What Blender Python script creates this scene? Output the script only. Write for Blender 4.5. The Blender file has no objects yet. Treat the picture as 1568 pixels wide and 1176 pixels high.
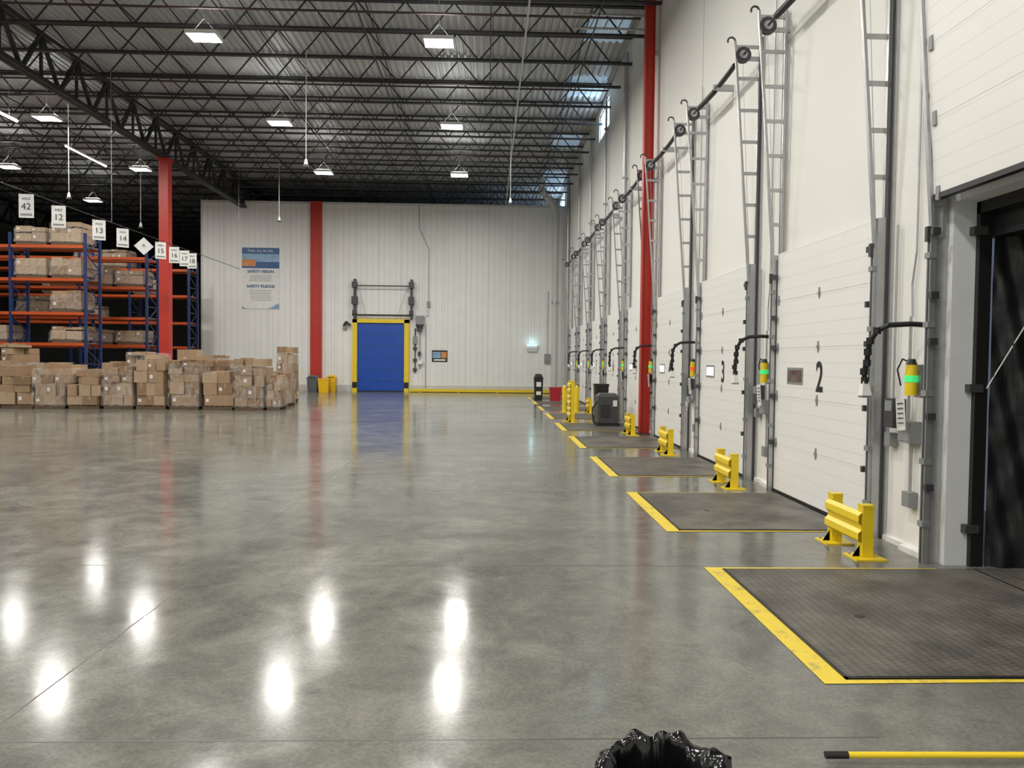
import bpy, math, random
from mathutils import Matrix, Vector, noise as mnoise
random.seed(7)
S=bpy.context.scene
COL=S.collection
try:
    S.view_settings.view_transform='Standard'
    S.view_settings.look='None'
except Exception as e: print(e)

# ---------------------------------------------------------------- materials
def mat(name,col,rough=0.5,metal=0.0,var=0.12,scale=6.0,bump=0.0,bscale=None,emit=None,estr=0,coat=0,dims=None):
    m=bpy.data.materials.new(name); m.use_nodes=True
    nt=m.node_tree; N=nt.nodes; L=nt.links
    b=N['Principled BSDF']
    b.inputs['Roughness'].default_value=rough; b.inputs['Metallic'].default_value=metal
    tc=N.new('ShaderNodeTexCoord')
    nz=N.new('ShaderNodeTexNoise'); nz.inputs['Scale'].default_value=scale; nz.inputs['Detail'].default_value=4
    if dims:
        mp=N.new('ShaderNodeMapping'); mp.inputs['Scale'].default_value=dims
        L.new(tc.outputs['Object'],mp.inputs['Vector']); L.new(mp.outputs[0],nz.inputs['Vector'])
    else: L.new(tc.outputs['Object'],nz.inputs['Vector'])
    mx=N.new('ShaderNodeMix'); mx.data_type='RGBA'
    a=[max(0,c*(1-var)) for c in col]; c2=[min(1,c*(1+var)) for c in col]
    mx.inputs[6].default_value=(*a,1); mx.inputs[7].default_value=(*c2,1)
    L.new(nz.outputs['Fac'],mx.inputs[0]); L.new(mx.outputs[2],b.inputs['Base Color'])
    if bump:
        bp=N.new('ShaderNodeBump'); bp.inputs['Strength'].default_value=bump; bp.inputs['Distance'].default_value=0.02
        n2=N.new('ShaderNodeTexNoise'); n2.inputs['Scale'].default_value=bscale or scale*4
        L.new(tc.outputs['Object'],n2.inputs['Vector']); L.new(n2.outputs['Fac'],bp.inputs['Height']); L.new(bp.outputs[0],b.inputs['Normal'])
    if emit:
        b.inputs['Emission Color'].default_value=(*emit,1); b.inputs['Emission Strength'].default_value=estr
    if coat: b.inputs['Coat Weight'].default_value=coat
    return m

def ribbed(name,col,rough,axis,pitch,width,dark=0.75,bumpd=0.004,var=0.06):
    """surface with thin grooves every `pitch` metres along object axis"""
    m=mat(name,col,rough,0,var,1.5)
    nt=m.node_tree; N=nt.nodes; L=nt.links; b=N['Principled BSDF']
    tc=N.new('ShaderNodeTexCoord'); sp=N.new('ShaderNodeSeparateXYZ'); L.new(tc.outputs['Object'],sp.inputs[0])
    d=N.new('ShaderNodeMath'); d.operation='DIVIDE'; d.inputs[1].default_value=pitch; L.new(sp.outputs[axis],d.inputs[0])
    f=N.new('ShaderNodeMath'); f.operation='FRACT'; L.new(d.outputs[0],f.inputs[0])
    g=N.new('ShaderNodeMath'); g.operation='LESS_THAN'; g.inputs[1].default_value=width/pitch; L.new(f.outputs[0],g.inputs[0])
    src=b.inputs['Base Color'].links[0].from_socket
    mx=N.new('ShaderNodeMix'); mx.data_type='RGBA'; mx.blend_type='MULTIPLY'
    L.new(src,mx.inputs[6]); mx.inputs[7].default_value=(dark,dark,dark,1); L.new(g.outputs[0],mx.inputs[0])
    L.new(mx.outputs[2],b.inputs['Base Color'])
    bp=N.new('ShaderNodeBump'); bp.invert=True; bp.inputs['Distance'].default_value=bumpd; bp.inputs['Strength'].default_value=0.6
    L.new(g.outputs[0],bp.inputs['Height']); L.new(bp.outputs[0],b.inputs['Normal'])
    return m

def floor_mat():
    m=bpy.data.materials.new('polished_concrete'); m.use_nodes=True
    nt=m.node_tree; N=nt.nodes; L=nt.links; b=N['Principled BSDF']
    tc=N.new('ShaderNodeTexCoord')
    def noise(s,d=5,r=.6,dist=0):
        n=N.new('ShaderNodeTexNoise'); n.inputs['Scale'].default_value=s; n.inputs['Detail'].default_value=d; n.inputs['Roughness'].default_value=r; n.inputs['Distortion'].default_value=dist
        L.new(tc.outputs['Object'],n.inputs['Vector']); return n
    def ramp(src,p0,p1,c0,c1):
        r=N.new('ShaderNodeValToRGB'); r.color_ramp.elements[0].position=p0; r.color_ramp.elements[1].position=p1
        r.color_ramp.elements[0].color=(*c0,1); r.color_ramp.elements[1].color=(*c1,1); L.new(src,r.inputs[0]); return r.outputs[0]
    def mul(a,c):
        mx=N.new('ShaderNodeMix'); mx.data_type='RGBA'; mx.blend_type='MULTIPLY'; mx.inputs[0].default_value=1
        L.new(a,mx.inputs[6]); L.new(c,mx.inputs[7]); return mx.outputs[2]
    n1=noise(0.32,8,.68,.9); n2=noise(2.6,10,.8,.6); n3=noise(45,3); n5=noise(.9,6,.7,1.5)
    c=ramp(n1.outputs['Fac'],.36,.64,(.150,.149,.134),(.238,.236,.212))
    c=mul(c,ramp(n2.outputs['Fac'],.33,.68,(.70,.70,.69),(1.2,1.2,1.17)))
    c=mul(c,ramp(n5.outputs['Fac'],.35,.62,(.88,.88,.88),(1.07,1.07,1.06)))
    c=mul(c,ramp(n3.outputs['Fac'],.35,.65,(.85,.85,.85),(1.08,1.08,1.08)))
    L.new(c,b.inputs['Base Color'])
    mr=N.new('ShaderNodeMapRange'); mr.inputs['From Min'].default_value=.35; mr.inputs['From Max'].default_value=.65
    mr.inputs['To Min'].default_value=.105; mr.inputs['To Max'].default_value=.165
    L.new(n5.outputs['Fac'],mr.inputs[0])
    m2=N.new('ShaderNodeMath'); m2.operation='MULTIPLY'; L.new(mr.outputs[0],m2.inputs[0])
    mr2=N.new('ShaderNodeMapRange'); mr2.inputs['From Min'].default_value=.35; mr2.inputs['From Max'].default_value=.65; mr2.inputs['To Min'].default_value=.85; mr2.inputs['To Max'].default_value=1.2
    L.new(n2.outputs['Fac'],mr2.inputs[0]); L.new(mr2.outputs[0],m2.inputs[1]); L.new(m2.outputs[0],b.inputs['Roughness'])
    b.inputs['IOR'].default_value=1.5; b.inputs['Specular IOR Level'].default_value=.22
    bp=N.new('ShaderNodeBump'); bp.inputs['Strength'].default_value=.05; bp.inputs['Distance'].default_value=.01
    n4=noise(6,3); L.new(n4.outputs['Fac'],bp.inputs['Height']); L.new(bp.outputs[0],b.inputs['Normal'])
    return m

def paint_worn(name,col,under):
    m=mat(name,col,.45,0,.1,8)
    nt=m.node_tree; N=nt.nodes; L=nt.links; b=N['Principled BSDF']
    tc=N.new('ShaderNodeTexCoord'); n=N.new('ShaderNodeTexNoise'); n.inputs['Scale'].default_value=7; n.inputs['Detail'].default_value=8; n.inputs['Roughness'].default_value=.75
    L.new(tc.outputs['Object'],n.inputs['Vector'])
    r=N.new('ShaderNodeValToRGB'); r.color_ramp.elements[0].position=.54; r.color_ramp.elements[1].position=.66; L.new(n.outputs['Fac'],r.inputs[0])
    src=b.inputs['Base Color'].links[0].from_socket
    mx=N.new('ShaderNodeMix'); mx.data_type='RGBA'; L.new(r.outputs[0],mx.inputs[0]); L.new(src,mx.inputs[6]); mx.inputs[7].default_value=(*under,1)
    L.new(mx.outputs[2],b.inputs['Base Color']); return m

def diamond_mat():
    m=mat('diamond_plate_dark',(.105,.10,.09),.5,.1,.5,1.8)
    nt=m.node_tree; N=nt.nodes; L=nt.links; b=N['Principled BSDF']
    tc=N.new('ShaderNodeTexCoord')
    hs=[]
    for k,(rot,off) in enumerate(((.785,0),(-.785,.5))):
        mp=N.new('ShaderNodeMapping'); mp.inputs['Rotation'].default_value=(0,0,rot); mp.inputs['Scale'].default_value=(12,34,1); mp.inputs['Location'].default_value=(off,off,0)
        L.new(tc.outputs['Object'],mp.inputs['Vector'])
        v=N.new('ShaderNodeTexVoronoi'); v.inputs['Scale'].default_value=1; v.inputs['Randomness'].default_value=0; v.voronoi_dimensions='2D'
        L.new(mp.outputs[0],v.inputs['Vector']); lt=N.new('ShaderNodeMath'); lt.operation='LESS_THAN'; lt.inputs[1].default_value=.27
        L.new(v.outputs['Distance'],lt.inputs[0]); hs.append(lt.outputs[0])
    mxx=N.new('ShaderNodeMath'); mxx.operation='MAXIMUM'; L.new(hs[0],mxx.inputs[0]); L.new(hs[1],mxx.inputs[1])
    bp=N.new('ShaderNodeBump'); bp.inputs['Strength'].default_value=.8; bp.inputs['Distance'].default_value=.004
    L.new(mxx.outputs[0],bp.inputs['Height']); L.new(bp.outputs[0],b.inputs['Normal'])
    src=b.inputs['Base Color'].links[0].from_socket
    mx=N.new('ShaderNodeMix'); mx.data_type='RGBA'; mx.blend_type='MULTIPLY'; mx.inputs[7].default_value=(1.55,1.5,1.45,1)
    L.new(src,mx.inputs[6]); L.new(mxx.outputs[0],mx.inputs[0])
    n=N.new('ShaderNodeTexNoise'); n.inputs['Scale'].default_value=1.6; n.inputs['Detail'].default_value=7; n.inputs['Roughness'].default_value=.7
    L.new(tc.outputs['Object'],n.inputs['Vector'])
    r=N.new('ShaderNodeValToRGB'); r.color_ramp.elements[0].position=.38; r.color_ramp.elements[1].position=.62
    r.color_ramp.elements[0].color=(.55,.55,.55,1); r.color_ramp.elements[1].color=(1.25,1.22,1.15,1); L.new(n.outputs['Fac'],r.inputs[0])
    m3=N.new('ShaderNodeMix'); m3.data_type='RGBA'; m3.blend_type='MULTIPLY'; m3.inputs[0].default_value=1
    L.new(mx.outputs[2],m3.inputs[6]); L.new(r.outputs[0],m3.inputs[7]); L.new(m3.outputs[2],b.inputs['Base Color'])
    return m

M={}
M['floor']=floor_mat()
M['joint']=mat('floor_joint_filler',(.085,.082,.075),.35)
M['wallR']=mat('painted_precast_wall',(.81,.80,.76),.6,0,.06,.6,.05,12)
M['wallB']=ribbed('insulated_panel_wall',(.83,.83,.81),.38,0,.30,.02,.78)
M['seam']=mat('panel_seam',(.5,.5,.48),.6)
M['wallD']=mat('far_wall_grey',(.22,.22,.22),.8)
M['deck']=mat('roof_deck_steel',(.48,.49,.50),.45,.2,.12,.5)
M['joist']=mat('joist_dark_steel',(.035,.035,.038),.5,.3,.2)
M['red']=mat('column_red_paint',(.50,.035,.022),.4,0,.1,2)
M['yellow']=mat('safety_yellow',(.85,.62,.02),.35,0,.08,5)
M['yline']=paint_worn('yellow_floor_paint',(.80,.60,.05),(.36,.30,.13))
M['plate']=diamond_mat()
M['galv']=mat('galvanised_steel',(.46,.47,.48),.35,.6,.15,9)
M['grey']=mat('grey_enclosure',(.26,.27,.27),.5,.1)
M['dgrey']=mat('dark_grey_metal',(.07,.07,.075),.5,.3)
M['black']=mat('black_rubber',(.012,.012,.013),.45)
M['doorp']=ribbed('dock_door_panel',(.84,.83,.80),.42,2,.159,.010,.90,.003,.03)
M['white']=mat('white_plastic',(.85,.85,.83),.4,0,.03)
M['jamb']=mat('jamb_grey_panel',(.82,.84,.86),.45,0,.10,1.5)
M['blue']=mat('blue_vinyl_curtain',(.006,.07,.42),.35,0,.2,2,.5,3)
M['rblue']=mat('rack_blue',(.015,.035,.14),.4)
M['orange']=mat('rack_orange',(.55,.09,.02),.4)
M['c1']=mat('cardboard_tan',(.36,.24,.145),.75,0,.15,3)
M['c2']=mat('cardboard_brown',(.27,.17,.10),.75,0,.15,3)
M['c3']=mat('cardboard_light',(.43,.31,.20),.7,0,.12,3)
M['tape']=mat('packing_tape',(.45,.33,.21),.25,0,.1)
M['wood']=mat('pallet_wood',(.13,.085,.05),.8,0,.3,6)
M['label']=mat('white_label',(.8,.8,.78),.5)
M['navy']=mat('poster_navy',(.02,.10,.28),.4)
M['sky']=mat('poster_photo',(.25,.42,.62),.4,0,.6,3)
M['porange']=mat('poster_orange',(.65,.25,.06),.4,0,.5,6)
M['ink']=mat('black_ink',(.015,.015,.015),.5)
M['lampb']=mat('lamp_diffuser',(1,1,1),.4,0,0,1,emit=(1,.98,.93),estr=30)
M['tube']=mat('strip_lamp',(1,1,1),.4,0,0,1,emit=(1,.98,.93),estr=4)
M['green']=mat('beacon_green',(.05,.7,.2),.3,0,0,1,emit=(.1,1,.3),estr=.4)
M['redl']=mat('beacon_red',(.8,.12,.05),.3,0,0,1,emit=(1,.15,.04),estr=.3)
M['pane']=mat('daylight_glazing',(.8,.9,1),.2,0,0,1,emit=(.62,.82,1),estr=9)
M['skyl']=mat('skylight_translucent',(.6,.70,.80),.4,0,.3,1,emit=(.5,.75,1),estr=.16)
M['glaze']=mat('door_window_glass',(.75,.8,.85),.1,0,.05,1,emit=(.9,.95,1),estr=.6)
M['dglaze']=mat('door_window_dark',(.12,.08,.07),.1,0,.4,5)
M['cyan']=mat('emergency_lamp_lens',(.6,.9,1),.2,0,0,1,emit=(.5,.95,1),estr=.7)
M['bredd']=mat('bin_red',(.45,.02,.03),.4)
M['bgrey']=mat('bin_grey',(.10,.11,.115),.5)
M['mach']=mat('charger_dark_grey',(.055,.06,.063),.45)
M['byel']=mat('bin_yellow',(.85,.50,.01),.4)
M['bag']=mat('black_bag_film',(.006,.006,.007),.16,0,.2,5,.2,14)
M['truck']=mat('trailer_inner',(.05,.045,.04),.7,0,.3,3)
M['tan']=mat('trailer_ply_edge',(.16,.13,.10),.7,0,.5,9)
M['curt']=mat('dock_seal_fabric',(.010,.010,.012),.5,0,.4,3,.9,4)
M['pipe']=mat('pale_pipe',(.58,.58,.56),.45)
M['redpipe']=mat('sprinkler_pipe_dark',(.06,.035,.033),.5)

# stretch film
wm=bpy.data.materials.new('stretch_film'); wm.use_nodes=True
nt=wm.node_tree; nt.nodes.clear()
o=nt.nodes.new('ShaderNodeOutputMaterial'); t=nt.nodes.new('ShaderNodeBsdfTransparent'); g=nt.nodes.new('ShaderNodeBsdfPrincipled')
g.inputs['Base Color'].default_value=(.7,.7,.7,1); g.inputs['Roughness'].default_value=.18
ms=nt.nodes.new('ShaderNodeMixShader'); nz=nt.nodes.new('ShaderNodeTexNoise'); nz.inputs['Scale'].default_value=3; nz.inputs['Distortion'].default_value=2
tcx=nt.nodes.new('ShaderNodeTexCoord'); nt.links.new(tcx.outputs['Object'],nz.inputs['Vector'])
rr=nt.nodes.new('ShaderNodeMapRange'); rr.inputs['From Min'].default_value=.4; rr.inputs['From Max'].default_value=.75; rr.inputs['To Min'].default_value=.03; rr.inputs['To Max'].default_value=.38
nt.links.new(nz.outputs['Fac'],rr.inputs[0]); nt.links.new(rr.outputs[0],ms.inputs[0])
bb=nt.nodes.new('ShaderNodeBump'); bb.inputs['Strength'].default_value=.6; nt.links.new(nz.outputs['Fac'],bb.inputs['Height']); nt.links.new(bb.outputs[0],g.inputs['Normal'])
nt.links.new(t.outputs[0],ms.inputs[1]); nt.links.new(g.outputs[0],ms.inputs[2]); nt.links.new(ms.outputs[0],o.inputs[0])
M['film']=wm

# ---------------------------------------------------------------- mesh builder
class MB:
    def __init__(s): s.v=[];s.f=[];s.m=[];s.ml=[];s.sm=[]
    def mi(s,k):
        if k not in s.ml: s.ml.append(k)
        return s.ml.index(k)
    def add(s,vs,fs,k,smooth=False):
        b=len(s.v); s.v+= [tuple(v) for v in vs]; i=s.mi(k)
        for f in fs: s.f.append([b+x for x in f]); s.m.append(i); s.sm.append(smooth)
    def box(s,x0,x1,y0,y1,z0,z1,k,R=None,c=None):
        vs=[Vector((x,y,z)) for x in (x0,x1) for y in (y0,y1) for z in (z0,z1)]
        if R is not None:
            c=Vector(c) if c is not None else Vector(((x0+x1)/2,(y0+y1)/2,(z0+z1)/2))
            vs=[R@(v-c)+c for v in vs]
        s.add(vs,[(0,1,3,2),(4,6,7,5),(0,4,5,1),(2,3,7,6),(0,2,6,4),(1,5,7,3)],k)
    def frus(s,cx,cy,z0,z1,w0,d0,w1,d1,k):
        vs=[(cx-w0/2,cy-d0/2,z0),(cx+w0/2,cy-d0/2,z0),(cx+w0/2,cy+d0/2,z0),(cx-w0/2,cy+d0/2,z0),
            (cx-w1/2,cy-d1/2,z1),(cx+w1/2,cy-d1/2,z1),(cx+w1/2,cy+d1/2,z1),(cx-w1/2,cy+d1/2,z1)]
        s.add(vs,[(3,2,1,0),(4,5,6,7),(0,1,5,4),(1,2,6,5),(2,3,7,6),(3,0,4,7)],k)
    def bar(s,p0,p1,w,h,k):
        p0=Vector(p0);p1=Vector(p1);d=(p1-p0).normalized()
        up=Vector((0,0,1)) if abs(d.z)<.95 else Vector((1,0,0))
        a=d.cross(up).normalized(); b=a.cross(d).normalized()
        vs=[p+a*sx*w/2+b*sy*h/2 for p in (p0,p1) for sx,sy in ((-1,-1),(1,-1),(1,1),(-1,1))]
        s.add(vs,[(3,2,1,0),(4,5,6,7),(0,1,5,4),(1,2,6,5),(2,3,7,6),(3,0,4,7)],k)
    def tube(s,p0,p1,r,k,n=8,r1=None,cap=True):
        p0=Vector(p0);p1=Vector(p1);d=(p1-p0).normalized(); r1=r if r1 is None else r1
        up=Vector((0,0,1)) if abs(d.z)<.95 else Vector((1,0,0))
        a=d.cross(up).normalized(); b=a.cross(d).normalized()
        vs=[]
        for p,q in ((p0,r),(p1,r1)):
            for i in range(n):
                t=2*math.pi*i/n; vs.append(p+a*math.cos(t)*q+b*math.sin(t)*q)
        s.add(vs,[(i,(i+1)%n,n+(i+1)%n,n+i) for i in range(n)],k,True)
        if cap: s.add(vs[:n],[tuple(reversed(range(n)))],k); s.add(vs[n:],[tuple(range(n))],k)
    def path(s,pts,r,k,n=8):
        for a,b in zip(pts[:-1],pts[1:]): s.tube(a,b,r,k,n)
    def obj(s,name,loc=(0,0,0),rotz=0,parent=None,mesh_only=False):
        me=bpy.data.meshes.new(name); me.from_pydata(s.v,[],s.f)
        for k in s.ml: me.materials.append(M[k])
        for p,i,q in zip(me.polygons,s.m,s.sm): p.material_index=i; p.use_smooth=q
        me.update()
        if mesh_only: return me
        return place(name,me,loc,rotz,parent)
def place(name,me,loc=(0,0,0),rotz=0,parent=None):
    ob=bpy.data.objects.new(name,me); ob.location=loc; ob.rotation_euler=(0,0,rotz); COL.objects.link(ob)
    if parent: ob.parent=parent
    return ob
FACE_Y=Matrix(((1,0,0),(0,0,-1),(0,1,0))).to_euler()      # faces -Y
FACE_X=Matrix(((0,0,-1),(-1,0,0),(0,1,0))).to_euler()     # faces -X
def text(name,body,loc,size,rot,k='ink',parent=None,bold=0.0,sx=1):
    cu=bpy.data.curves.new(name,'FONT'); cu.body=body; cu.size=size; cu.align_x='CENTER'; cu.align_y='CENTER'; cu.offset=bold; cu.extrude=.001
    cu.materials.append(M[k]); ob=bpy.data.objects.new(name,cu); ob.location=loc; ob.rotation_euler=rot; ob.scale=(sx,1,1); COL.objects.link(ob)
    if parent: ob.parent=parent
    return ob

WX=4.0   # right wall plane
SP=3.66; D0=5.17
DOORS=[D0+SP*i for i in range(9)]
YB=39.5  # back partition
PT=9.70  # partition height
RZ=10.9  # roof deck

# ---------------------------------------------------------------- shell
b=MB(); b.box(-45,6,-12,75,-.3,0,'floor'); floor=b.obj('floor')
b=MB()
for y in [3.45]+[6.40+SP*i for i in range(9)]: b.box(-45,1.86,y-.004,y+.004,0,.001,'joint')
for x in (-2.3,-7.0,-11.7,-16.4): b.box(x-.004,x+.004,-12,39.4,0,.001,'joint')
b.obj('saw_cut_joints',parent=floor)

b=MB(); yo0,yo1=D0-1.3,D0+1.3; WB0,WB1=9.7,10.65
wins=[(25.6,27.9),(40.4,42.8),(47,49.4),(9.2,11.6)]
b.box(WX,WX+.3,-12,yo0,0,WB0,'wallR'); b.box(WX,WX+.3,yo0,yo1,3.2,WB0,'wallR'); b.box(WX,WX+.3,yo1,75,0,WB0,'wallR')
b.box(WX,WX+.3,-12,75,WB1,RZ+.1,'wallR')
ys=[-12]
for a,c in sorted(wins): ys+=[a,c]
ys.append(75)
for i in range(0,len(ys),2): b.box(WX,WX+.3,ys[i],ys[i+1],WB0,WB1,'wallR')
for i in range(-4,18):
    y=D0+SP*(i+.5)
    if y<74: b.box(WX-.004,WX,y-.012,y+.012,3.6,10.6,'seam')
wall_right=b.obj('wall_right')
for i,(a,c) in enumerate(wins):
    b=MB(); b.box(WX+.12,WX+.15,a,c,WB0,WB1,'pane')
    for yy in (a,c-.06,(a+c)/2-.03): b.box(WX+.05,WX+.12,yy,yy+.06,WB0,WB1,'galv')
    b.box(WX+.05,WX+.12,a,c,WB0,WB0+.06,'galv'); b.box(WX+.05,WX+.12,a,c,WB1-.06,WB1,'galv')
    b.obj('window_%d'%(i+1))
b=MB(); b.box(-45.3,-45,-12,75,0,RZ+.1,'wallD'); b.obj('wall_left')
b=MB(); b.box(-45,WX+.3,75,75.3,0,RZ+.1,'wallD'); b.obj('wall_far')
b=MB(); b.box(-45,WX+.3,-12.3,-12,0,RZ+.1,'wallR'); b.obj('wall_rear')
# partition (cooler box) wall
XP=-14.7
b=MB(); b.box(XP,WX-.005,YB,YB+.2,0,PT,'wallB'); b.box(XP,XP+.2,YB+.2,58,0,PT,'wallB'); b.box(XP,WX-.005,YB+.2,58,PT-.13,PT,'wallB')
b.box(XP-.03,WX-.01,YB-.03,YB,PT-.08,PT+.03,'pipe'); b.box(XP-.04,XP+.04,YB-.02,YB+.1,0,PT,'pipe')
x=XP
while x<3.9:
    b.box(x-.006,x+.006,YB-.004,YB,0,PT-.08,'seam'); x+=1.13
wall_back=b.obj('wall_back')
b=MB(); b.box(XP,-6.95,YB-.03,YB,0,.35,'pipe'); b.box(-4.0,WX-.02,YB-.03,YB,0,.35,'pipe')
b.box(-4.0,WX-.02,YB-.22,YB-.1,.03,.17,'yellow')
for xx in (-3.5,-1.5,.5,2.5): b.box(xx-.05,xx+.05,YB-.2,YB-.03,0,.14,'yellow')
b.obj('baseboard_back')
# corrugated roof deck
def deckprof(x0,x1,dz=0):
    x=x0; prof=[]
    while x<x1:
        prof+=[(x,RZ+.05+dz),(x+.06,RZ+.05+dz),(x+.08,RZ+dz),(x+.18,RZ+dz)]; x+=.2
    return prof
def sheet(b,prof,y0,y1,k):
    vs=[];fs=[]
    for (x,z) in prof: vs+=[(x,y0,z),(x,y1,z)]
    for i in range(len(prof)-1): fs.append((2*i,2*i+1,2*i+3,2*i+2))
    b.add(vs,fs,k)
b=MB(); sheet(b,deckprof(-45,WX+.3),-12,75,'deck'); b.box(-45,WX+.3,-12,75,RZ+.06,RZ+.2,'dgrey'); b.obj('ceiling')
b=MB()
for a,c in ((20.3,22.0),(24.6,26.6),(31,33),(37,40),(46,50)): sheet(b,deckprof(2.6,3.8,-.012),a,c,'skyl')
b.obj('roof_skylight_sheets')

# joists
jb=MB(); JZ0,JZ1=10.08,10.86; xL,xR=-27.9,3.98
for dy in (-.035,.035):
    jb.box(xL,xR,dy-.025,dy+.025,JZ1-.05,JZ1,'joist'); jb.box(xL,xR,dy-.025,dy+.025,JZ0,JZ0+.05,'joist')
x=xL+.3;k=0; hp=.62
while x<xR-hp:
    z0,z1=(JZ0+.02,JZ1-.02) if k%2==0 else (JZ1-.02,JZ0+.02)
    jb.bar((x,0,z0),(x+hp,0,z1),.034,.034,'joist'); x+=hp;k+=1
jm=jb.obj('roof_joist',mesh_only=True)
y=-9.6
while y<72:
    place('roof_joist',jm,(0,y,0)); y+=1.83
# girders
for gx in (-12.55,-28):
    gb=MB()
    z0,z1=9.35,10.72
    for dx in (-.08,.08):
        gb.box(dx-.06,dx+.06,-12,74,z0,z0+.12,'joist'); gb.box(dx-.06,dx+.06,-12,74,z1-.12,z1,'joist')
    y=-12;k=0
    while y<73.5:
        a,c=(z0+.05,z1-.05) if k%2==0 else (z1-.05,z0+.05)
        gb.bar((0,y,a),(0,y+.915,c),.1,.08,'joist')
        if k%2: gb.bar((0,y,z0+.05),(0,y,z1-.05),.07,.07,'joist')
        y+=.915;k+=1
    gb.obj('roof_girder',(gx,0,0))
# bridging lines
b=MB()
for x in (-24,-20.5,-17,-9.6,-6.4,-3.2,0,2.6):
    b.box(x-.015,x+.015,-9,72,JZ0-.03,JZ0,'joist')
    b.box(x-.015,x+.015,-9,72,JZ1-.08,JZ1-.05,'joist')
b.obj('joist_bridging')
b=MB()
b.tube((-27,23.3,9.98),(3.6,23.3,9.98),.03,'redpipe'); b.tube((-27,31,9.98),(3.6,31,9.98),.03,'redpipe'); b.tube((-27,18.4,9.98),(3.6,18.4,9.98),.03,'redpipe')
b.tube((.88,12,9.97),(.88,70,9.97),.025,'pipe')
b.obj('sprinkler_pipes')
# small galvanised wind brace near the eave
b=MB()
for z in (10.55,10.2): b.tube((2.1,19.5,z),(3.98,19.5,z),.03,'galv')
for q in range(5): b.tube((2.15+q*.36,19.5,10.2),(2.33+q*.36,19.5,10.55),.015,'galv',6)
b.obj('eave_wind_brace')
# columns
b=MB(); b.box(-.18,.18,-.18,.18,0,9.35,'red'); b.box(-.3,.3,-.3,.3,0,.03,'dgrey'); b.box(-.26,.26,-.26,.26,9.31,9.35,'red')
b.obj('steel_column',(-12.55,30,0))
b=MB(); b.box(-.29,.29,-.14,0,0,PT+.03,'red'); b.box(-.13,.13,-.16,-.14,0,PT+.03,'red'); b.obj('steel_column',(-8.85,YB-.03,0))
b=MB(); b.box(-.33,-.305,-.10,.10,0,RZ-.05,'red'); b.box(-.305,-.12,-.012,.012,0,RZ-.05,'red'); b.box(-.12,-.10,-.10,.10,0,RZ-.05,'red')
b.box(-.38,-.06,-.17,.17,0,.02,'dgrey')
for z in (.5,3,6,9): b.box(-.12,0,-.04,.04,z,z+.1,'galv')
b.obj('steel_column',(WX-.02,D0+SP*3.5+.1,0))

# ---------------------------------------------------------------- lamps
LZ=9.37
lb=MB(); lb.box(-.34,.34,-.26,.26,.0,.05,'lampb'); lb.box(-.36,.36,-.28,-.26,-.01,.08,'white'); lb.box(-.36,.36,.26,.28,-.01,.08,'white')
lb.box(-.36,-.34,-.28,.28,-.01,.08,'white'); lb.box(.34,.36,-.28,.28,-.01,.08,'white'); lb.box(-.3,.3,-.1,.1,.08,.13,'white')
for sx in (-.3,.3):
    lb.tube((sx,0,.1),(0,0,.45),.006,'galv',5)
lb.tube((0,0,.45),(0,0,JZ1-LZ-.03),.006,'galv',5)
lm=lb.obj('high_bay_light',mesh_only=True)
def lamp(x,y,e=225):
    ob=place('high_bay_light',lm,(x,y,LZ))
    L=bpy.data.lights.new('lamp_emitter','AREA'); L.shape='RECTANGLE'; L.size=.66; L.size_y=.5; L.energy=e; L.color=(1,.97,.905)
    lo=bpy.data.objects.new('lamp_emitter',L); lo.location=(0,0,-.02); COL.objects.link(lo); lo.parent=ob
for x,e in ((-1.25,245),(-6.85,240),(-14.3,205),(-19.6,150)):
    for i in range(7):
        lamp(x,-7.8+6.6*i,e)
lamp(-19.6,38.4,130)
b=MB()
for a,c in ((20.5,24.3),(27.0,29.8)):
    b.box(-14.72,-14.68,a,c,8.96,8.99,'tube'); b.box(-14.74,-14.66,a,c,8.99,9.03,'white')
    for yy in (a+.4,c-.4): b.tube((-14.7,yy,9.03),(-14.7,yy,JZ0),.008,'galv',5)
b.obj('strip_light_row')

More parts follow.
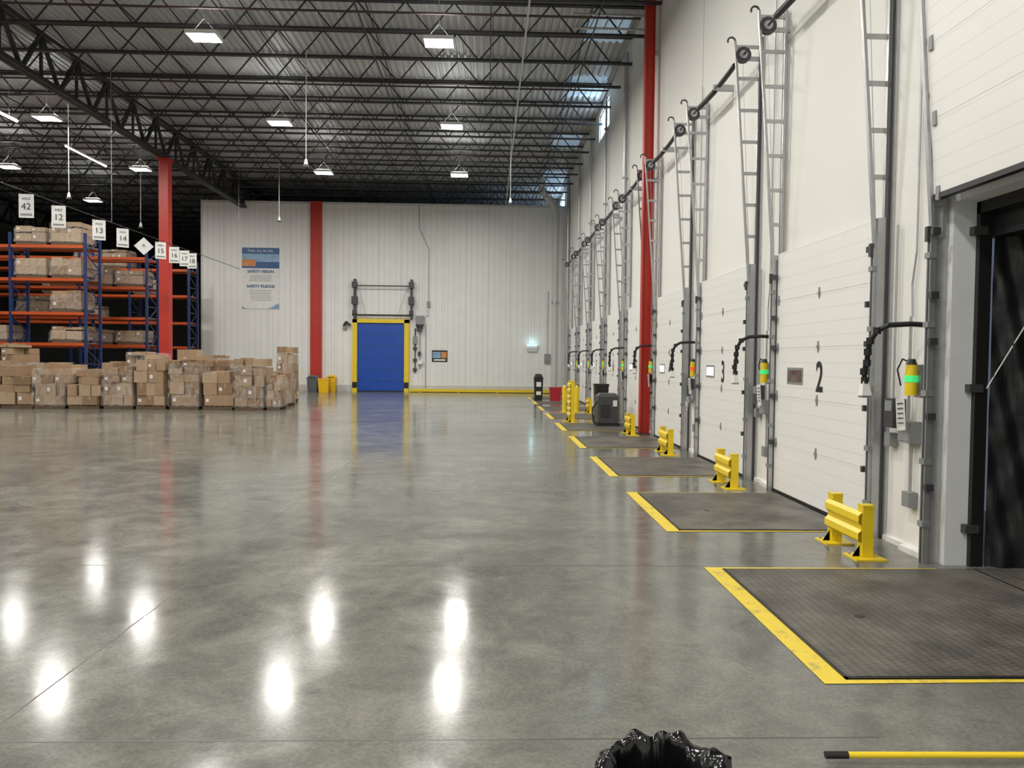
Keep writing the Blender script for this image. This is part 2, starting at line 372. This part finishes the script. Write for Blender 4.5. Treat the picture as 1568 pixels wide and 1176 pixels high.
# ---------------------------------------------------------------- dock doors
def door_frame(b,open_=False):
    for s in (-1,1):
        y=s*1.34
        b.box(-.14,0,min(y,y+s*.05),max(y,y+s*.05),0,3.2,'galv')           # jamb angle
        b.box(-.17,-.12,y-.03,y+.03,0,2.9,'galv')                           # track
        b.box(-.175,-.17,y-.01,y+.01,0,2.9,'dgrey')
        b.box(-.03,0,y+s*.06,y+s*.10,0,6.5,'galv')
        b.box(-.06,-.03,y+s*.055,y+s*.065,0,6.5,'dgrey')
        b.bar((-.14,y,2.85),(-.42,y,6.45),.045,.03,'galv')                 # leaning lift rail
        b.bar((-.05,y,2.85),(-.05,y,6.45),.045,.035,'galv')
        z=3.15
        while z<6.4:
            xx=-.14-.28*(z-2.85)/3.6
            b.bar((xx,y,z),(-.05,y,z),.03,.045,'galv'); z+=.46
        pts=[(-.42-.055+.055*math.cos(t),y,6.45+.055*math.sin(t)) for t in [i*math.pi/8*1.3 for i in range(8)]]
        b.path(pts,.014,'dgrey',6)
        b.tube((-.30,y-.03,6.25),(-.30,y+.03,6.25),.115,'dgrey',18)
        b.tube((-.30,y-.045,6.25),(-.30,y+.045,6.25),.06,'galv',12)
        b.bar((-.36,y,6.2),(0,y,6.2),.03,.06,'galv')
        b.tube((-.30,y,6.15),(-.13,y,2.9),.004,'galv',4)
        for z in (.35,.9,1.5,2.1,2.7):
            b.box(-.185,-.12,y-.04,y+.04,z-.025,z+.025,'grey')
        for z in (2.9,2.35,.68,1.3,1.95): b.box(-.19,-.12,y-s*.07-.02,y-s*.07+.02,z-.03,z+.03,'dgrey')
        b.box(-.20,-.16,y-.02,y+.02,2.82,2.95,'dgrey')
    b.tube((-.30,-1.5,6.25),(-.30,1.5,6.25),.016,'dgrey',8)
    # spring / cable cover sagging slightly between the drums
    sag=[(-.31,-1.25+q*.25,6.25-.05*math.sin(math.pi*q/10)) for q in range(11)]
    b.path(sag[1:5],.04,'black',10); b.path(sag[5:10],.045,'black',10)
    b.bar((-.34,0,6.25),(0,0,6.25),.05,.1,'galv')
def make_door(i,yc):
    b=MB(); door_frame(b)
    b.box(-.094,-.05,-1.30,1.30,.04,3.17,'doorp')
    for s in range(5):
        z0=.04+s*.635; b.box(-.10,-.094,-1.31,1.31,z0,z0+.630,'doorp')
        if s:
            for yy,ww in ((0,.022),(-1.24,.03),(1.24,.03)):
                b.box(-.112,-.10,yy-ww/2,yy+ww/2,z0-.065,z0+.065,'grey')
                b.box(-.118,-.10,yy-ww*.9,yy+ww*.9,z0-.02,z0+.02,'grey')
    b.box(-.11,-.03,-1.31,1.31,0,.045,'black')
    b.box(-.107,-.10,.42,.90,1.48,1.69,'grey'); b.box(-.11,-.10,.45,.87,1.51,1.66,'glaze' if i>1 else 'dglaze')
    b.box(-.03,0,-1.34,1.34,3.17,3.2,'white')
    ob=b.obj('dock_door',(WX,yc,0))
    text('door_number',str(i+1),(-.104,-.05,1.57),.50,FACE_X,parent=ob,sx=.78,bold=.009)
    return ob
for i,yc in enumerate(DOORS):
    if i: make_door(i,yc)
# open door (raised leaf)
b=MB(); door_frame(b)
for s in range(5):
    z0=3.22+s*.632
    a=Vector((-.10-.28*(z0-2.85)/3.6,0,z0)); c=Vector((-.10-.28*(z0+.63-2.85)/3.6,0,z0+.629))
    vs=[(a.x-.025,-1.31,a.z),(a.x-.025,1.31,a.z),(a.x+.025,1.31,a.z),(a.x+.025,-1.31,a.z),(c.x-.025,-1.31,c.z),(c.x-.025,1.31,c.z),(c.x+.025,1.31,c.z),(c.x+.025,-1.31,c.z)]
    b.add(vs,[(3,2,1,0),(4,5,6,7),(0,1,5,4),(1,2,6,5),(2,3,7,6),(3,0,4,7)],'doorp')
    b.box(a.x-.04,a.x-.02,1.22,1.27,a.z-.06,a.z+.06,'grey')
b.box(-.165,-.10,-1.31,1.31,3.175,3.22,'black')
b.obj('dock_door',(WX,D0,0))
# reveal, seal, trailer
b=MB()
b.box(.0,.20,1.27,1.30,0,3.2,'jamb'); b.box(.0,.20,-1.30,-1.27,0,3.2,'jamb'); b.box(.0,.20,-1.27,1.27,3.15,3.2,'jamb')
for z in (.33,1.55,2.9): b.box(.14,.26,1.20,1.28,z-.035,z+.035,'dgrey')
b.obj('door_1',(WX,D0,0))
b=MB()
def curtain(x0,y0,x1,y1,z0,z1,n=24):
    vs=[];fs=[];nz=18
    for j in range(nz+1):
        for i in range(n+1):
            t=i/n; w=.03*math.sin(i*.9+j*1.1)+.02*math.sin(j*1.9-i*.6)
            vs.append((x0+(x1-x0)*t+w*.6,y0+(y1-y0)*t+w,z0+(z1-z0)*j/nz))
    for j in range(nz):
        for i in range(n):
            q=j*(n+1)+i; fs.append((q,q+1,q+n+2,q+n+1))
    b.add(vs,fs,'curt',True)
curtain(.34,1.24,1.0,.98,0,3.15); curtain(.34,-1.24,1.0,-.98,0,3.15)
b.box(.31,1.0,-1.3,1.3,2.85,3.3,'curt'); b.tube((.30,1.22,1.55),(.95,.92,3.0),.006,'white',5)
b.box(.2,.31,1.22,1.298,0,3.15,'black'); b.box(.2,.31,-1.298,-1.22,0,3.15,'black'); b.box(.2,.31,-1.298,1.298,3.05,3.19,'black')
b.obj('dock_shelter',(WX,D0,0))
b=MB(); b.box(1.02,9,1.05,1.15,-.1,2.8,'truck'); b.box(1.02,9,-1.15,-1.05,-.1,2.8,'truck'); b.box(1.02,9,-1.15,1.15,2.7,2.8,'truck'); b.box(8.9,9,-1.15,1.15,0,2.8,'truck'); b.box(.75,9,-1.15,1.15,-.1,.012,'truck')
b.box(.97,1.02,.86,.93,.012,2.0,'tan')
for i in range(18): b.box(1.1+i*.42,1.14+i*.42,1.02,1.05,0,2.7,'dgrey')
b.obj('semi_trailer',(WX,D0,0))

# levelers
for i,yc in enumerate(DOORS):
    b=MB(); x1=4.70 if i==0 else 3.86
    y0,y1=yc-1.06,yc+1.10
    b.box(2.02,x1,y0,y1,0,.012,'plate')
    b.box(2.0,x1,y0-.02,y0,0,.010,'black'); b.box(2.0,x1,y1,y1+.02,0,.010,'black'); b.box(2.0,2.02,y0-.02,y1+.02,0,.01,'black')
    if i==0: b.box(4.15,4.165,y0,y1,.012,.016,'black'); b.box(4.3,4.70,y0,y1,.012,.02,'plate')
    b.tube((2.58,yc-.08,.012),(2.58,yc-.08,.0135),.035,'black',12)
    b.add([(1.86,y0-.08,.004),(2.0,y0-.03,.004),(2.0,y1+.03,.004),(1.86,y1+.08,.004)],[(0,1,2,3)],'yline')
    b.add([(1.86,y0-.08,.004),(3.86,y0-.06,.004),(3.86,y0-.03,.004),(2.0,y0-.03,.004)],[(0,1,2,3)],'yline')
    b.add([(1.86,y1+.08,.004),(2.0,y1+.03,.004),(3.86,y1+.03,.004),(3.86,y1+.055,.004)],[(0,1,2,3)],'yline')
    b.obj('dock_leveler',(0,0,0))

# guards
def guard(x,yc,h=.47,half=.3):
    b=MB()
    for s in (-1,1):
        y=s*half
        b.box(-.14,.14,y-.13,y+.13,0,.015,'yellow'); b.box(-.05,.05,y-.05,y+.05,0,h,'yellow'); b.box(-.055,.055,y-.055,y+.055,h,h+.015,'yellow')
        for sx in (-.1,.1): b.tube((sx,y+.09,.01),(sx,y+.09,.035),.015,'galv',6)
        b.add([(-.05,y,.015),(-.12,y,.015),(-.05,y,.12)],[(0,1,2),(2,1,0)],'yellow')
    n=1 if h<.6 else 3
    for j in range(n):
        zt=h-.05-j*.34
        P=[(-.055,0),(-.085,-.03),(-.085,-.09),(-.055,-.12),(-.055,-.16),(-.085,-.19),(-.085,-.25),(-.055,-.28)]
        vs=[];fs=[]
        for (px,pz) in P:
            for yy in (-half-.04,half+.04): vs.append((px,yy,zt+pz))
        for (px,pz) in P:
            for yy in (-half-.04,half+.04): vs.append((px+.012,yy,zt+pz))
        m=len(P)*2
        for q in range(len(P)-1):
            fs.append((2*q,2*q+1,2*q+3,2*q+2)); fs.append((m+2*q+2,m+2*q+3,m+2*q+1,m+2*q))
        b.add(vs,fs,'yellow')
    return b.obj('dock_guard_rail',(x,yc,0))
for i in range(0,8):
    guard(3.42,D0+SP*(i+.5)-.02)
guard(2.38,21.4,1.15,.35)
for (x,y) in ((3.0,25.3),(2.6,25.5)):
    b=MB(); b.tube((0,0,0),(0,0,.85),.07,'yellow',14); b.tube((0,0,.85),(0,0,.9),.07,'yellow',14,.03); b.box(-.12,.12,-.12,.12,0,.015,'yellow'); b.obj('yellow_bollard',(x,y,0))

# control stations on the piers between doors
for i in range(-1,8):
    yj=D0+SP*(i+.5)
    b=MB()
    b.box(-.13,-.005,.10,.26,1.14,1.42,'dgrey'); b.box(-.135,-.13,.12,.24,1.30,1.40,'grey')
    b.box(-.12,-.005,-.18,.02,1.02,1.22,'grey'); b.box(-.125,-.12,-.16,0,1.04,1.20,'galv')
    b.tube((-.045,-.08,.5),(-.045,-.08,1.02),.016,'galv'); b.box(-.09,-.005,-.14,-.02,.42,.56,'grey')
    b.tube((-.045,-.02,1.22),(-.045,-.02,2.2),.014,'galv')
    b.path([(-.03,-.02,2.2),(-.03,.0,2.5),(-.03,-.06,2.8),(-.03,-.06,6.9)],.010,'galv')
    b.tube((-.04,.26,1.42),(-.04,.26,3.1),.012,'galv')
    b.box(-.09,-.005,.22,.32,.95,1.08,'grey'); b.tube((-.03,-.36,.0),(-.03,-.36,2.0),.012,'dgrey',6)
    # beacon
    b.box(-.1,-.005,-.30,-.20,1.45,1.75,'galv')
    b.tube((-.16,-.25,1.47),(-.16,-.25,1.59),.052,'yellow',14); b.tube((-.16,-.25,1.59),(-.16,-.25,1.65),.056,'green' if i!=2 else 'redl',14)
    b.tube((-.16,-.25,1.65),(-.16,-.25,1.75),.052,'yellow',14,.045); b.tube((-.16,-.25,1.75),(-.16,-.25,1.80),.05,'black',10,.03)
    b.path([(-.1,-.2,1.75),(-.16,-.1,1.80),(-.14,.02,1.70),(-.06,.1,1.55)],.008,'black',6)
    # paper tags
    b.add([(-.20,-.22,1.45),(-.20,-.07,1.43),(-.17,-.05,1.13),(-.17,-.20,1.15)],[(0,1,2,3)],'label')
    for q in range(5): b.add([(-.202+.003*q,-.20,1.40-.045*q),(-.202+.003*q,-.10,1.388-.045*q),(-.201+.003*q,-.10,1.378-.045*q),(-.201+.003*q,-.20,1.39-.045*q)],[(0,1,2,3)],'ink')
    b.add([(-.11,-.37,1.42),(-.15,-.44,1.30),(-.11,-.36,1.18),(-.06,-.34,1.30)],[(0,1,2,3)],'label')
    # dock light arm (segmented black hose)
    b.box(-.05,-.005,-.42,-.32,2.02,2.18,'grey')
    A=[(-.03,-.37,2.10),(-.25,-.37,2.11),(-.42,-.33,2.10),(-.50,-.28,2.05),(-.54,-.24,1.96),(-.54,-.20,1.86),(-.53,-.17,1.76),(-.54,-.14,1.68),(-.52,-.12,1.60)]
    b.path(A,.024,'black',8)
    for q in range(3,9): b.tube(Vector(A[q])+Vector((0,0,.03)),Vector(A[q])-Vector((0,0,.03)),.036,'black',8)
    b.frus(-.52,-.12,1.46,1.6,.09,.09,.05,.05,'white'); b.box(-.56,-.48,-.16,-.08,1.44,1.47,'grey')
    b.box(-.10,0,-.38,.0,0,.05,'white'); b.box(-.04,0,-.0,.40,0,.05,'white')
    b.obj('dock_control_station',(WX,yj,0))
# hanging diamond tag near door 3
b=MB(); b.add([(0,0,.15),(0,.11,0),(0,0,-.15),(0,-.11,0)],[(0,1,2,3)],'label'); b.add([(-.003,0,.11),(-.003,.08,0),(-.003,0,-.11),(-.003,-.08,0)],[(0,1,2,3)],'ink'); b.add([(-.006,0,.07),(-.006,.05,0),(-.006,0,-.07),(-.006,-.05,0)],[(0,1,2,3)],'label')
b.tube((0,0,.15),(.0,0,.5),.004,'ink',4); b.obj('diamond_placard',(WX-.22,D0+SP*2.5-.1,.95))

# wall pipes / downspouts
b=MB()
for y,r in ((21.96,.06),(25.63,.04),(29.29,.04),(32.95,.04),(37.5,.08)):
    b.tube((WX-.09,y,0.0),(WX-.09,y,10.6),r,'galv',10)
    for z in (1.5,4,7,9.5): b.box(WX-.16,WX,y-.07,y+.07,z,z+.05,'galv')
b.obj('wall_conduit_risers')
b=MB(); P=[(3.4,38.6,0),(3.4,38.6,9.0),(3.35,38.5,9.35),(3.1,38.3,9.7),(2.8,38.1,9.95),(2.62,38.0,10.2),(2.6,38,10.86)]
b.path(P,.16,'pipe',14)
b.tube((3.4,38.6,4.6),(3.4,38.6,4.75),.2,'galv',14); b.obj('roof_drain_pipe')

# ---------------------------------------------------------------- back wall items
F=YB-.005
b=MB()
X0,X1=-6.98,-4.08; HD=3.56
b.box(X0,X0+.24,F-.2,F,0,HD+.18,'yellow'); b.box(X1-.24,X1,F-.2,F,0,HD+.18,'yellow'); b.box(X0,X1,F-.2,F,HD,HD+.2,'yellow')
b.box(X0+.24,X1-.24,F-.09,F-.05,.02,HD,'blue')
for j in range(1,6): b.box(X0+.24,X1-.24,F-.105,F-.09,j*.6-.012,j*.6+.012,'navy')
b.box(X0+.24,X1-.24,F-.11,F-.05,0,.06,'black')
b.box(X0,X0+.24,F-.21,F-.2,.2,.5,'black'); b.box(X1-.24,X1,F-.21,F-.2,.2,.5,'black')
for xx in (X0+.12,X1+.12):
    b.box(xx-.05,xx+.05,F-.3,F,HD+.2,5.8,'dgrey'); b.box(xx-.12,xx+.12,F-.42,F-.1,5.35,5.65,'dgrey'); b.box(xx-.14,xx+.14,F-.4,F-.1,4.5,4.9,'dgrey'); b.box(xx-.1,xx+.1,F-.38,F-.1,4.0,4.2,'dgrey')
b.tube((X0,F-.3,5.45),(X1+.2,F-.3,5.45),.03,'dgrey'); b.tube((X0,F-.25,3.95),(X1+.2,F-.25,3.95),.05,'dgrey')
b.tube((X0+.3,F-.2,5.4),(X0+.7,F-.2,3.85),.012,'galv'); b.tube((X1-.1,F-.2,5.4),(X1-.6,F-.2,3.85),.012,'galv')
b.path([(X0-.45,F-.1,3.4),(X0-.3,F-.25,3.6),(X0-.1,F-.2,3.4)],.06,'dgrey')
b.box(X0-.5,X0-.3,F-.15,F,3.2,3.5,'grey')
b.obj('roll_up_door')
b=MB()
b.box(.0,.42,-.28,0,3.5,3.95,'grey'); b.box(.05,.3,-.35,0,3.15,3.5,'dgrey'); b.box(.1,.25,-.2,0,1.9,2.1,'dgrey'); b.box(.1,.35,-.2,0,1.45,1.65,'white')
b.box(-.15,.05,-.15,0,2.5,2.9,'grey'); b.box(.55,.7,-.15,0,4.4,4.7,'grey')
b.tube((.62,-.04,4.7),(.62,-.04,7.4),.022,'galv'); b.path([(.62,-.04,7.4),(.12,-.04,8.5),(.12,-.04,PT-.1)],.022,'galv')
b.tube((.2,-.04,1.2),(.2,-.04,3.3),.03,'galv'); b.tube((.5,-.04,.2),(.5,-.04,3.5),.02,'galv'); b.tube((-.05,-.04,1.0),(-.05,-.04,3.3),.03,'dgrey')
for z in (1.1,1.6,2.2): b.box(-.15,.05,-.12,0,z,z+.14,'dgrey')
b.tube((.2,-.3,3.5),(.2,-.3,3.4),.2,'dgrey',16); b.box(.5,.62,-.1,0,3.95,4.4,'galv')
b.obj('door_operator_panel',(-3.72,F,0))
b=MB(); b.box(-.4,.4,-.02,0,-.3,.3,'ink'); b.box(-.36,.05,-.03,-.02,-.1,.22,'sky'); b.box(.08,.36,-.03,-.02,-.1,.22,'porange'); b.box(-.3,.3,-.03,-.02,-.24,-.16,'label'); b.obj('wall_notice_sign',(-2.50,F,1.88))
b=MB(); b.box(-.28,.28,-.12,0,-.08,.08,'white'); b.box(-.26,.26,-.18,-.12,.02,.12,'cyan'); b.box(-.25,.25,-.1,-.0,-.26,-.08,'pipe'); b.obj('emergency_wall_light',(2.3,F,2.42))
el=bpy.data.lights.new('emergency_glow','POINT'); el.energy=2.5; el.color=(.5,.95,1); el.shadow_soft_size=.1
eo=bpy.data.objects.new('emergency_glow',el); eo.location=(0,-.3,.25); COL.objects.link(eo); eo.parent=bpy.data.objects['emergency_wall_light']
b=MB(); b.box(-.15,.15,-.12,0,-.25,.25,'grey'); b.tube((0,-.05,.25),(0,-.05,3.5),.02,'galv'); b.obj('electrical_box',(3.1,F,1.8))
# poster
b=MB(); W,H=1.9,3.12
b.box(-W/2,W/2,-.03,0,-H/2,H/2,'label'); b.box(-W/2,W/2,-.034,-.03,H/2-.32,H/2,'navy'); b.box(-W/2,W/2,-.034,-.03,H/2-.95,H/2-.32,'sky')
b.box(-W/2,-.25,-.038,-.034,H/2-.95,H/2-.6,'porange'); b.box(-.25,W/2,-.038,-.034,H/2-.95,H/2-.72,'navy')
b.box(-W/2,W/2,-.034,-.03,H/2-1.05,H/2-.95,'navy')
b.add([(W/2,-.035,-H/2),(W/2,-.035,-H/2+.3),(W/2-.55,-.035,-H/2)],[(0,1,2)],'sky'); b.add([(-W/2,-.035,-H/2),(-W/2+.2,-.035,-H/2),(-W/2,-.035,-H/2+.12)],[(0,1,2)],'sky')
for z in [H/2-1.42-.07*j for j in range(5)]+[-.62-.085*j for j in range(7)]: b.box(-.6+random.random()*.1,.6-random.random()*.15,-.034,-.03,z-.010,z+.010,'grey')
po=b.obj('safety_poster',(-11.70,F,5.78))
text('poster_title','Think. Act. Be Safe.',(0,-.04,H/2-.16),.17,FACE_Y,'label',po)
text('poster_heading_a','SAFETY VISION',(0,-.04,H/2-1.22),.20,FACE_Y,'navy',po,.006); text('poster_heading_b','SAFETY PLEDGE',(0,-.04,-.42),.20,FACE_Y,'navy',po,.006)

# bins
def bin_(name,x,y,w,d,h,k,lid=True):
    b=MB(); b.frus(0,0,0,h*.82,w*.8,d*.8,w*.95,d*.95,k); b.box(-w/2,w/2,-d/2,d/2,h*.8,h*.85,k)
    if lid: b.frus(0,0,h*.85,h,w*.98,d*.98,w*.6,d*.5,k); b.box(-w*.3,w*.3,-d*.5-.01,-d*.2,h*.86,h*.9,'black')
    for sx in (-1,1): b.tube((sx*w*.36-.03,d*.4,.06),(sx*w*.36+.03,d*.4,.06),.06,'black',12)
    return b.obj(name,(x,y,0))
bin_('grey_waste_bin',-8.75,38.3,.55,.5,.85,'bgrey'); bin_('yellow_waste_bin',-8.15,38.1,.55,.55,.82,'byel',False)
bin_('yellow_waste_bin',-7.95,38.9,.5,.4,.85,'byel')
o1=bin_('black_waste_bin',2.18,32.4,.40,.4,1.14,'black'); bin_('red_waste_bin',2.90,32.3,.52,.5,.68,'bredd',False)
b=MB(); b.box(-.1,.1,-.205,-.2,.6,.8,'label'); b.box(-.1,.1,-.205,-.2,.25,.4,'label'); b.obj('bin_label',parent=o1)
for x in (-9.55,-9.3):
    b=MB(); b.tube((0,0,0),(0,0,1.25),.08,'yellow',14); b.tube((0,0,1.25),(0,0,1.31),.08,'yellow',14,.03); b.box(-.13,.13,-.13,.13,0,.015,'yellow'); b.obj('yellow_bollard',(x,37.3,0))
# charger unit near guard
b=MB(); b.box(-.28,.28,-.28,.28,.06,.78,'mach'); b.box(-.31,.31,-.31,.31,0,.08,'black'); b.frus(0,0,.78,.86,.56,.56,.42,.36,'mach')
for j in range(6): b.box(-.21,.06,-.286,-.28,.22+j*.06,.25+j*.06,'black')
b.box(.12,.23,-.29,-.28,.52,.68,'label'); b.path([(-.28,-.1,.65),(-.42,-.2,.45),(-.40,-.25,.1),(-.25,-.32,.02)],.02,'black'); b.obj('battery_charger',(3.22,20.3,.013))
bin_('black_waste_bin',3.35,22.25,.42,.42,1.25,'black',False)

# ---------------------------------------------------------------- cartons
def cartons(name,x,y,z,w,d,h,mess=.03,film=True,rag=True):
    b=MB(); b0=.14
    for yy in (-d/2+.06,0,d/2-.06): b.box(-w/2,w/2,yy-.05,yy+.05,.02,.11,'wood')
    for q in range(6): b.box(-w/2+q*w/5.5,-w/2+q*w/5.5+.09,-d/2,d/2,.11,.13,'wood')
    b.box(-w/2,w/2,-d/2,d/2,0,.02,'wood')
    zz=b0
    while zz<h-.12:
        lh=random.uniform(.2,.42); lh=min(lh,h-zz); top=zz+lh>h-.3
        nx=random.choice((2,2,3,3)); ny=2
        cuts=[-w/2]+sorted([-w/2+w*(i+1)/nx+random.uniform(-.06,.06) for i in range(nx-1)])+[w/2]
        for i in range(nx):
            for j in range(ny):
                if top and rag and random.random()<.36: continue
                hh=lh-(random.uniform(0,.08) if top else .006)
                jx=random.uniform(-mess,mess); jy=random.uniform(-mess,mess)
                k=random.choice(('c1','c1','c2','c3'))
                R=Matrix.Rotation(random.uniform(-.1,.1)*(2 if top else 1) if rag else 0,3,'Z')
                y0=-d/2+j*d/ny; xa,xb=cuts[i]+.006+jx,cuts[i+1]-.006+jx
                b.box(xa,xb,y0+.005+jy,y0+d/ny-.005+jy,zz,zz+hh,k,R)
                if j==0:
                    xm=(xa+xb)/2; b.box(xm-.022,xm+.022,y0+jy-.002,y0+jy+.006,zz+hh*.6,zz+hh,'tape',R,((xa+xb)/2,y0+d/4+jy,0))
                    if random.random()<.3: b.box(xa+.05,xa+.14,y0+jy-.004,y0+jy+.004,zz+hh*.35,zz+hh*.65,'label',R,((xa+xb)/2,y0+d/4+jy,0))
        zz+=lh
    if film:
        e=.045
        ring=[(-w/2-e,-d/2-e),(w/2+e,-d/2-e),(w/2+e,d/2+e),(-w/2-e,d/2+e)]
        top=h-random.uniform(.05,.3)
        vs=[(a,c,.1) for a,c in ring]+[(a*.98,c*.98,top) for a,c in ring]
        b.add(vs,[(i,(i+1)%4,4+(i+1)%4,4+i) for i in range(4)],'film')
    return b.obj(name,(x,y,z))
x=-7.75
for i,h in enumerate([1.72,1.3,1.78,1.85,1.5,1.32,1.5,1.45,1.6,1.45]):
    cartons('pallet_of_cartons',x,25.5+random.uniform(-.12,.12),0,random.uniform(.90,1.0),1.15,h,.05,i%2==0,i!=0); x-=1.06
x=-8.5
for i,h in enumerate([1.6,1.75,2.05,1.95,1.55,1.5,1.6,2.15,1.5]):
    cartons('pallet_of_cartons',x,27.15,0,1.0,1.1,h,.05,i%3==0); x-=1.15
cartons('pallet_of_cartons',-7.75,29.6,0,.62,.8,2.15,.02,True,False)
for x,h in ((-9.2,1.6),(-10.5,1.8)): cartons('pallet_of_cartons',x,29.3,0,1.0,1.0,h,.03,True)
cartons('pallet_of_cartons',-6.98,25.3,0,.42,.8,1.2,.02,True)
cartons('pallet_of_cartons',-7.3,27.3,0,.6,.8,1.25,.02,True)

# ---------------------------------------------------------------- racks
LV=[.15,2.2,3.35,4.62,5.85]
def rack(x1,y,n,bw=2.75,dep=1.07,hgt=6.3,fill=.8):
    b=MB()
    for i in range(n+1):
        xx=-i*bw
        for yy in (0,dep):
            b.box(xx-.045,xx+.045,yy-.04,yy+.04,0,hgt,'rblue'); b.box(xx-.07,xx+.07,yy-.07,yy+.07,0,.02,'rblue')
        z=.2;k=0
        while z<hgt-.5:
            b.bar((xx,0 if k%2 else dep,z),(xx,dep if k%2 else 0,z+.6),.03,.03,'rblue'); b.bar((xx,0,z),(xx,dep,z),.03,.03,'rblue'); z+=.6;k+=1
    for i in range(n):
        for lz in LV[1:]:
            for yy in (-.02,dep+.02): b.box(-(i+1)*bw+.05,-i*bw-.05,yy-.025,yy+.025,lz-.11,lz,'orange')
            b.box(-(i+1)*bw+.05,-i*bw-.05,.03,dep-.03,lz-.03,lz-.005,'galv')
    b.obj('pallet_rack',(x1,y,0))
    for i in range(n):
        for li,lz in enumerate(LV):
            for q in (0,1):
                if random.random()<fill:
                    top=.75 if li in (1,) else .88
                    if li==4: top=random.uniform(.6,1.1)
                    if li==0: top=1.3
                    cartons('pallet_of_cartons',x1-i*bw-.72-q*1.3,y+dep/2,lz if li else 0,1.1,1.0,top*random.uniform(.85,1),.01,True,False)
rack(-15.1,29.0,3,fill=.75)
rack(-14.3,32.3,4,fill=.6)
rack(-14.2,36.5,4,fill=.25)

# aisle signs
SX=-11.0; SZ=5.62
b=MB(); b.tube((0,12,SZ),(0,34,SZ),.012,'ink',5)
for yy in (12,22.6,33.9): b.tube((0,yy,SZ),(0,yy,JZ0),.006,'galv',5)
b.obj('sign_suspension_wire',(SX,0,0))
for n,(yy,t,rz) in enumerate([(18.5,'42',.1),(19.86,'12',.15),(21.87,'13',.5),(23.26,'14',.6),(24.66,'',.4),(25.9,'15',.5),(27,'16',.2),(27.9,'17',.1),(28.6,'18',.1)]):
    b=MB()
    if t: b.box(-.165,.165,-.006,.006,-.62,-.06,'label'); b.tube((-.12,0,0),(-.12,0,-.08),.004,'ink',4); b.tube((.12,0,0),(.12,0,-.08),.004,'ink',4); b.box(-.13,.13,-.008,-.006,-.57,-.52,'grey')
    else: b.box(-.2,.2,-.006,.006,-.58,-.18,'label',Matrix.Rotation(math.radians(45),3,'Y')); b.tube((0,0,0),(0,0,-.12),.004,'ink',4)
    ob=b.obj('aisle_sign',(SX,yy,SZ),rz)
    text('sign_number',t or 'A',(0,-.012,-.36),.22 if t else .14,FACE_Y,parent=ob)
    if t: text('sign_caption','AISLE',(0,-.012,-.17),.08,FACE_Y,parent=ob)
# cord drops
for (px,y,zb) in ((-5.0,21,7.0),(-9.0,33.0,7.6),(-14.0,25.9,7.0),(-13.9,30.9,6.9),(.75,27,7.3)):
    b=MB(); b.tube((0,0,zb+.15),(0,0,JZ0),.012,'pipe',6); b.tube((0,0,zb),(0,0,zb+.15),.06,'white',10,.03); b.box(-.07,.07,-.05,.05,zb-.06,zb,'dgrey'); b.obj('power_cord_drop',(px,y,0))

# ---------------------------------------------------------------- foreground
# waste bin with crumpled black liner (noise-folded film)
b=MB(); n=220
prof=[(.02,.09,0,0),(.11,.12,.01,0),(.130,.25,.02,.01),(.136,.38,.03,.015),(.145,.48,.032,.02),(.155,.545,.030,.035),(.168,.578,.022,.045),(.186,.575,.022,.045),(.202,.545,.028,.035),(.212,.50,.035,.03),(.206,.44,.04,.035),(.212,.37,.045,.04),(.205,.30,.05,.06)]
vs=[]
for j,(r,z,ar,az) in enumerate(prof):
    for i in range(n):
        t=2*math.pi*i/n; cx,cy=math.cos(t),math.sin(t)
        f=mnoise.noise(Vector((cx*2.2,cy*2.2,j*.35)))*1.3+mnoise.noise(Vector((cx*5,cy*5,j*.6+9)))*.8+mnoise.noise(Vector((cx*11,cy*11,j*.9+3)))*.3
        f-=abs(mnoise.noise(Vector((cx*3.5,cy*3.5,j*.5+20))))*.8
        g=mnoise.noise(Vector((cx*1.6+4,cy*1.6,j*.1)))*1.3+mnoise.noise(Vector((cx*3.6+2,cy*3.6,j*.3+4)))*.9
        rr_=max(.01,r+ar*f); vs.append((cx*rr_,cy*rr_,max(.03,z+az*g)))
fs=[]
for j in range(len(prof)-1):
    for i in range(n): fs.append((j*n+i,j*n+(i+1)%n,(j+1)*n+(i+1)%n,(j+1)*n+i))
b.add(vs,fs,'bag',True)
b.tube((0,0,0),(0,0,.40),.13,'bgrey',32,.155,cap=False); b.tube((0,0,0),(0,0,.01),.13,'bgrey',32)
b.obj('waste_bin_with_black_liner',(.525,2.16,0))
# broom lying on floor
b=MB(); b.tube((0,0,.035),(.10,0,.035),.016,'black',12); b.tube((.10,0,.035),(1.35,0,.035),.0135,'yellow',12)
b.box(1.33,1.40,-.22,.22,.02,.07,'dgrey')
for i in range(22): b.box(1.40,1.50,-.215+i*.02,-.20+i*.02,.002,.06,'black')
b.obj('push_broom',(1.50,3.23,-.0),math.radians(-.8))

# ---------------------------------------------------------------- world + camera
w=bpy.data.worlds.new('world'); S.world=w; w.use_nodes=True
w.node_tree.nodes['Background'].inputs[0].default_value=(.6,.75,1,1); w.node_tree.nodes['Background'].inputs[1].default_value=.15
cam=bpy.data.cameras.new('camera'); cam.sensor_width=36; cam.lens=26.63; cam.clip_end=300; cam.clip_start=.05
co=bpy.data.objects.new('camera',cam); COL.objects.link(co)
R=Matrix.Rotation(math.radians(-1.852),4,'Z')@Matrix.Rotation(math.radians(90-1.876),4,'X')@Matrix.Rotation(math.radians(.6),4,'Z')
co.matrix_world=Matrix.Translation((0,0,1.76))@R
S.camera=co
